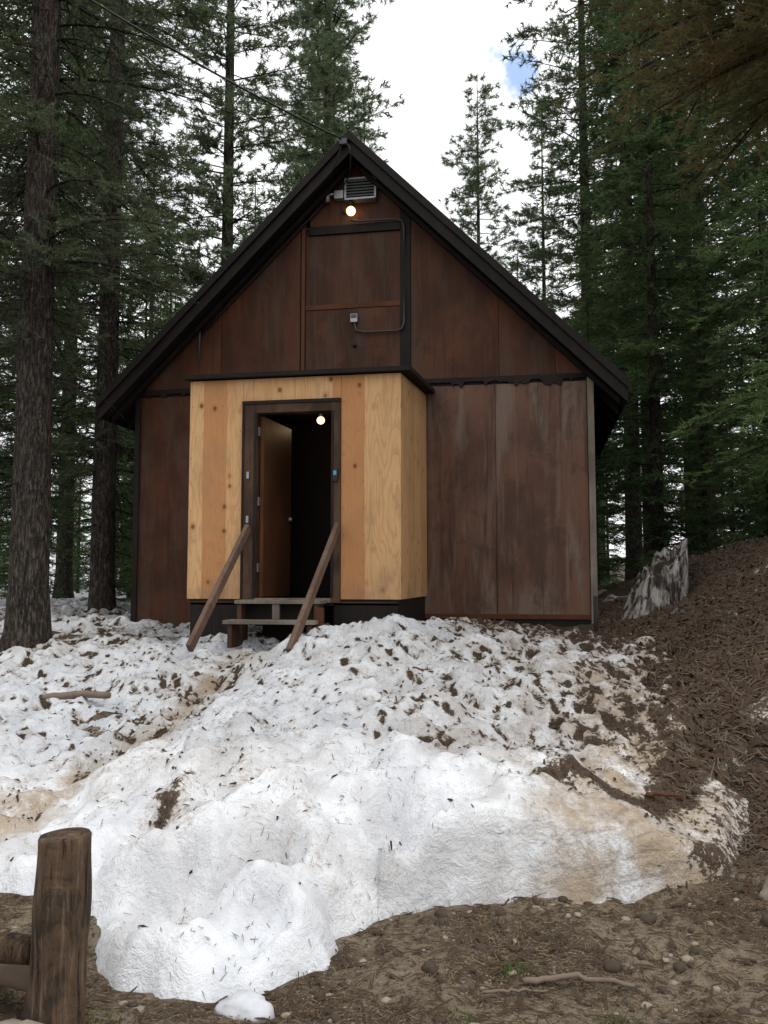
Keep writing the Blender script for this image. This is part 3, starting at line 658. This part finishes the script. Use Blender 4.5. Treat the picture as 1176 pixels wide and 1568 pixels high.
# ---------------------------------------------------------------- trees
def conifer(name,seed,H,cb,Rm,tr,leaf,sp=.34,nb=5,tw=.11,ts=.075,bl=.15,bw=.024,nbl=2,droop=.3,rise=.12,style='fir',dead=None,pw=.8,zfine=1e9,lean=.0,az=None,cq=2.2,irr=.5):
    g=np.random.default_rng(seed); Vs=[];Ts=[];Ms=[];off=0
    def add(V,T,m):
        nonlocal off
        Vs.append(V);Ts.append(T+off);Ms.append(np.full(len(T),m));off+=len(V)
    zz=np.concatenate([[-.6,0,.25,.8],np.linspace(2,H,12)])
    cx=np.cumsum(g.normal(0,.03,len(zz)))*lean; cy=np.cumsum(g.normal(0,.03,len(zz)))*lean
    rad=tr*np.clip(1-zz/H,0.02,1)**.8; rad[0]*=1.5;rad[1]*=1.35;rad[2]*=1.15
    add(*tubearr(np.stack([cx,cy,zz],-1),rad,16),0)
    def branch(z,L,a,dead_=False,fine=True):
        d=np.array([math.cos(a),math.sin(a),0]); per=np.array([-d[1],d[0],0])
        o=np.array([np.interp(z,zz,cx),np.interp(z,zz,cy),z])
        bend=g.normal(0,.12); dr=droop*g.uniform(.6,1.5)*(1.7 if dead_ else 1); ri=rise*g.uniform(.2,1.6)
        def pos(s): 
            s=np.asarray(s)[:,None]; return o+d*L*s+per*bend*L*s*s+np.array([0,0,1])*L*(ri*s-dr*s*s)
        s5=np.linspace(0,1,6); r0=.006+.009*L
        add(*tubearr(pos(s5),np.linspace(r0,r0*.2,6),3),0)
        q=1 if fine else cq
        n=max(5,int(L/(tw*q)))
        st=g.uniform(.08 if style=='fir' else .2,1,n)
        if dead_: n=int(L*6)+2; st=g.uniform(.15,1,n)
        side=g.choice([-1,1],n); an=g.uniform(.5,1.2,n)
        td=d[None]*np.cos(an)[:,None]+per[None]*(side*np.sin(an))[:,None]
        td[:,2]+=g.normal(-.12 if style=='fir' else .18,.18 if style=='fir' else .35,n)
        if dead_: td[:,2]-=g.uniform(0,.7,n)
        td/=np.linalg.norm(td,axis=1)[:,None]
        ln=(L*.42*(1-st)+.16)*g.uniform(.5,1.25,n) if style=='fir' else (.14+.18*L*(1.1-st))*g.uniform(.5,1.3,n)
        if dead_: ln=ln*g.uniform(.6,1.8,n)
        tb=pos(st)
        w=np.cross(td,[0,0,1.]); w/=np.linalg.norm(w,axis=1)[:,None]+1e-9; w*=.004 if not dead_ else .005
        up=np.array([0,0,.005])
        if fine or dead_:
            V=np.stack([tb-w,tb+w,tb+td*ln[:,None],tb+up],1).reshape(-1,3); i=np.arange(n)[:,None]*4
            add(V,np.concatenate([i+[[0,1,2]],i+[[1,3,2]]]),0)
        if dead_:
            k=2; rp=np.repeat(np.arange(n),k); t_=g.uniform(.2,.9,len(rp)); p=tb[rp]+td[rp]*(ln[rp]*t_)[:,None]
            e=td[rp]+g.normal(0,.7,(len(rp),3)); e/=np.linalg.norm(e,axis=1)[:,None]; l2=ln[rp]*.4
            w2=np.cross(e,[0,0,1.]); w2*=.003
            V=np.stack([p-w2,p+w2,p+e*l2[:,None]],1).reshape(-1,3); add(V,np.arange(len(V)).reshape(-1,3),0)
            return
        cnt=np.maximum(1,np.ceil(ln/(ts*q)).astype(int))*nbl
        rp=np.repeat(np.arange(n),cnt)
        t_=g.uniform(.3 if style=='pine' else 0,1.02,len(rp))
        p=tb[rp]+td[rp]*(ln[rp]*t_)[:,None]
        e=td[rp]*(1.0 if style=='fir' else .7)+g.normal(0,.42 if style=='fir' else .6,(len(rp),3)); e/=np.linalg.norm(e,axis=1)[:,None]
        sd=np.cross(e,g.normal(0,1,e.shape)); sd/=np.linalg.norm(sd,axis=1)[:,None]+1e-9; sd*=bw*.5*(2.0 if not fine else 1)
        l=bl*g.uniform(.6,1.2,len(rp))*(1.7 if not fine else 1)
        V=np.stack([p-sd,p+sd,p+e*l[:,None]],1).reshape(-1,3); add(V,np.arange(len(V)).reshape(-1,3),1)
    z=cb
    while z<H-.15:
        f=(z-cb)/(H-cb)
        prof=(1-f)**pw*min(1,.6+f*5)
        nbb=g.integers(max(2,nb-2),nb+1)
        for _ in range(nbb):
            L=max(.22,Rm*prof*g.uniform(irr,1.15))
            a=g.uniform(0,2*math.pi) if az is None or g.random()<.3 else g.normal(az,.8)
            branch(min(H-.1,z+g.uniform(-.15,.15)),L,a,False,z<zfine)
        z+=sp*g.uniform(.6,1.4)*(1.0 if z<zfine else 1.8)
    if dead:
        for _ in range(dead[2]): branch(g.uniform(dead[0],dead[1]),g.uniform(*dead[3]),g.uniform(0,2*math.pi),True)
    V=np.vstack(Vs);T=np.vstack(Ts);Mi=np.concatenate(Ms)
    me=bpy.data.meshes.new(name)
    me.vertices.add(len(V)); me.vertices.foreach_set('co',V.astype(np.float32).ravel())
    me.loops.add(T.size); me.loops.foreach_set('vertex_index',T.astype(np.int32).ravel())
    me.polygons.add(len(T)); me.polygons.foreach_set('loop_start',np.arange(0,T.size,3,dtype=np.int32))
    me.materials.append(M_bark); me.materials.append(leaf)
    me.polygons.foreach_set('material_index',Mi.astype(np.int32))
    me.polygons.foreach_set('use_smooth',np.ones(len(T),dtype=bool))
    me.update(calc_edges=True)
    return me
def place(me,nm,x,y,s=1,rz=None,col=None,sink=.05):
    o=bpy.data.objects.new(nm,me)
    z=float(gz_mesh(np.array(float(x)),np.array(float(y))))-sink
    o.location=(x,y,z); o.scale=(s,s,s); o.rotation_euler=(0,0,random.uniform(0,6.28) if rz is None else rz)
    (col or COL).objects.link(o); return o
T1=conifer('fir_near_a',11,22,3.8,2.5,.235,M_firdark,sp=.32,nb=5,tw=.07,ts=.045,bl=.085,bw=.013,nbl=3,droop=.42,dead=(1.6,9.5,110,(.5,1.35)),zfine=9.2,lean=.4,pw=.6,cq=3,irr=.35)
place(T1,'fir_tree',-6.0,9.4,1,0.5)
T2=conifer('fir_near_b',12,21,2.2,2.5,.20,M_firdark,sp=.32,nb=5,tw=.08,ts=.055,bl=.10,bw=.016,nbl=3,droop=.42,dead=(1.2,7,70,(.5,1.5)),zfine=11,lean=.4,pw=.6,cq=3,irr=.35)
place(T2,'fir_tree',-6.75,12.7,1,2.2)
place(T2,'fir_tree',-8.6,11.4,1.05,4.0)
T3=conifer('pine_near',13,15,5.2,3.9,.22,M_brown,sp=.22,nb=5,tw=.06,ts=.05,bl=.10,bw=.012,nbl=4,droop=.22,rise=.10,zfine=9.5,dead=(4.8,9,20,(1,2.6)),lean=.4,pw=.5,az=R(175),cq=3)
place(T3,'pine_tree',3.4,8.4,1,0.0)
T4=conifer('fir_near_c',14,13,.6,2.5,.16,M_firb,sp=.28,nb=6,tw=.08,ts=.06,bl=.11,bw=.018,nbl=3,droop=.34,zfine=8.5,lean=.3,pw=.6,cq=3,irr=.45)
place(T4,'fir_tree',4.35,12.3,1,0.0)
F=[conifer('fir_var',20+i,H,cb,Rm,tr,M_fir,sp=.31,nb=6,tw=.12,ts=.105,bl=.17,bw=.033,nbl=3,dead=(1,cb+1.5,10,(.5,1.5)),pw=.62) for i,(H,cb,Rm,tr) in enumerate([(22,1.8,2.7,.19),(17,.5,2.5,.16),(25,3.2,2.8,.21)])]
P=[conifer('pine_var',40+i,H,cb,Rm,tr,M_pine,sp=.40,nb=6,tw=.10,ts=.06,bl=.19,bw=.028,nbl=4,droop=.05,rise=.2,style='pine',dead=(3,cb+2,10,(.5,1.5)),pw=.5,irr=.3) for i,(H,cb,Rm,tr) in enumerate([(27,5,3.1,.22),(23,3,2.8,.18),(19,2.5,2.7,.15)])]
for v,n,x,y,s in [
 (F[0],'fir_tree',-9.6,14.8,1),(P[0],'pine_tree',-10.2,19,1),(F[0],'fir_tree',-13,16,1.1),(F[1],'fir_tree',-7.3,16.2,.45),
 (F[1],'fir_tree',-9.0,17.2,.42),(F[1],'fir_tree',-11.2,17.5,.55),(F[1],'fir_tree',-8.3,20.0,.5),(F[1],'fir_tree',-10.4,21.5,.6),(F[1],'fir_tree',-12.8,19.5,.5),
 (P[0],'pine_tree',-8.1,21.5,1.0),(P[0],'pine_tree',-6.2,25,1.05),(P[0],'pine_tree',-13.5,23,1.1),(P[1],'pine_tree',-8.6,33,1.15),(P[1],'pine_tree',-5.4,22.5,.70),(P[1],'pine_tree',-7.0,28,.95),
 (P[2],'pine_tree',-1.85,30,1.0),(P[1],'pine_tree',.4,28,.72),(F[1],'fir_tree',-.4,25,.62),(F[1],'fir_tree',-3.4,27,.5),
 (F[2],'fir_tree',2.3,21,.98),(P[0],'pine_tree',1.6,25.5,1.0),(P[0],'pine_tree',4.0,23,1.0),(F[1],'fir_tree',2.2,16.2,.80),(F[2],'fir_tree',3.5,18.5,.85),(F[1],'fir_tree',4.4,16,1.0),(F[0],'fir_tree',6.2,20.5,1.1),(F[1],'fir_tree',3.75,14.6,.62),(F[0],'fir_tree',3.1,24.5,1.0),(F[1],'fir_tree',1.15,18.2,.42),(F[1],'fir_tree',2.9,15.6,.36)]:
    place(v,n,x,y,s)
dc=bpy.data.collections.new('distant_forest')
cnt=0
while cnt<50:
    y=random.uniform(32,70); q=random.uniform(-.9,.55); x=q*y
    s=random.uniform(.6,1.0)
    if -.17<q<.02:
        s=min(s,random.uniform(.3,.40)*y/40)
    if abs(x+1.85)<2 and y<33: continue
    place(random.choice(F+P),'far_tree',x,y,s,col=dc); cnt+=1
for i in range(66):
    y=random.uniform(18,48); q=random.uniform(-.85,-.38) if i%3 else random.uniform(0,.45)
    place(F[1],'far_tree',q*y,y,random.uniform(.16,.38)*(1 if y<30 else 1.3),col=dc)
e=empty('distant_forest'); e.instance_type='COLLECTION'; e.instance_collection=dc

# ---------------------------------------------------------------- light
SE,SAZ=R(62),R(110)
w=bpy.data.worlds.new('World'); scene.world=w; w.use_nodes=True; nt=w.node_tree; nt.nodes.clear()
out=nt.nodes.new('ShaderNodeOutputWorld')
sky=nd(nt,'ShaderNodeTexSky',{'sky_type':'NISHITA','sun_disc':False,'sun_elevation':SE,'sun_rotation':SAZ})
blue=nd(nt,'ShaderNodeVectorMath',{'operation':'MULTIPLY'},{0:sky.outputs[0],1:(1.7,2.0,2.3)}).outputs[0]
gen=nd(nt,'ShaderNodeTexCoord').outputs['Generated']
cn=ntex(nt,gen,3.0,6,.6,.3); cn2=ntex(nt,gen,16,5,.6)
cloud=mix(nt,sstep(nt,cn,.35,.65),(8.8,9.0,9.3),(12.3,12.3,12.3))
dd=nd(nt,'ShaderNodeVectorMath',{'operation':'DISTANCE'},{0:gen,1:(-.0126,.849,.5286)}).outputs[1]
gap=sstep(nt,mth(nt,'ADD',dd,mth(nt,'MULTIPLY_ADD',cn2,.12,-.06)),.032,.006)
col=mix(nt,mth(nt,'MULTIPLY',gap,.8),cloud,blue)
bg=nd(nt,'ShaderNodeBackground',None,{0:col,1:.125}); nt.links.new(bg.outputs[0],out.inputs[0])
sl=bpy.data.lights.new('sun','SUN'); sl.energy=1.5; sl.angle=R(10); sl.color=(1,.96,.9)
so=bpy.data.objects.new('sun',sl); COL.objects.link(so)
dirv=Vector((math.sin(SAZ)*math.cos(SE),math.cos(SAZ)*math.cos(SE),math.sin(SE)))
so.rotation_euler=(-dirv).to_track_quat('-Z','Y').to_euler(); so.location=(0,0,20)
pl=bpy.data.lights.new('porch_lamp_light','POINT'); pl.energy=2; pl.color=(1,.7,.4); pl.shadow_soft_size=.05
po=bpy.data.objects.new('porch_lamp_light',pl); po.location=(-2.695,10.6,3.56); po.parent=cab; COL.objects.link(po)

cd=bpy.data.cameras.new('camera'); cam=bpy.data.objects.new('camera',cd); COL.objects.link(cam); scene.camera=cam
cd.sensor_fit='VERTICAL'; cd.sensor_height=36; cd.lens=36/2/(784/1314); cd.clip_end=2000; cd.clip_start=.05
cam.location=(0,0,1.6); cam.rotation_euler=(R(94.6),0,R(10))
scene.view_settings.view_transform='Standard'; scene.view_settings.look='None'; scene.view_settings.exposure=0
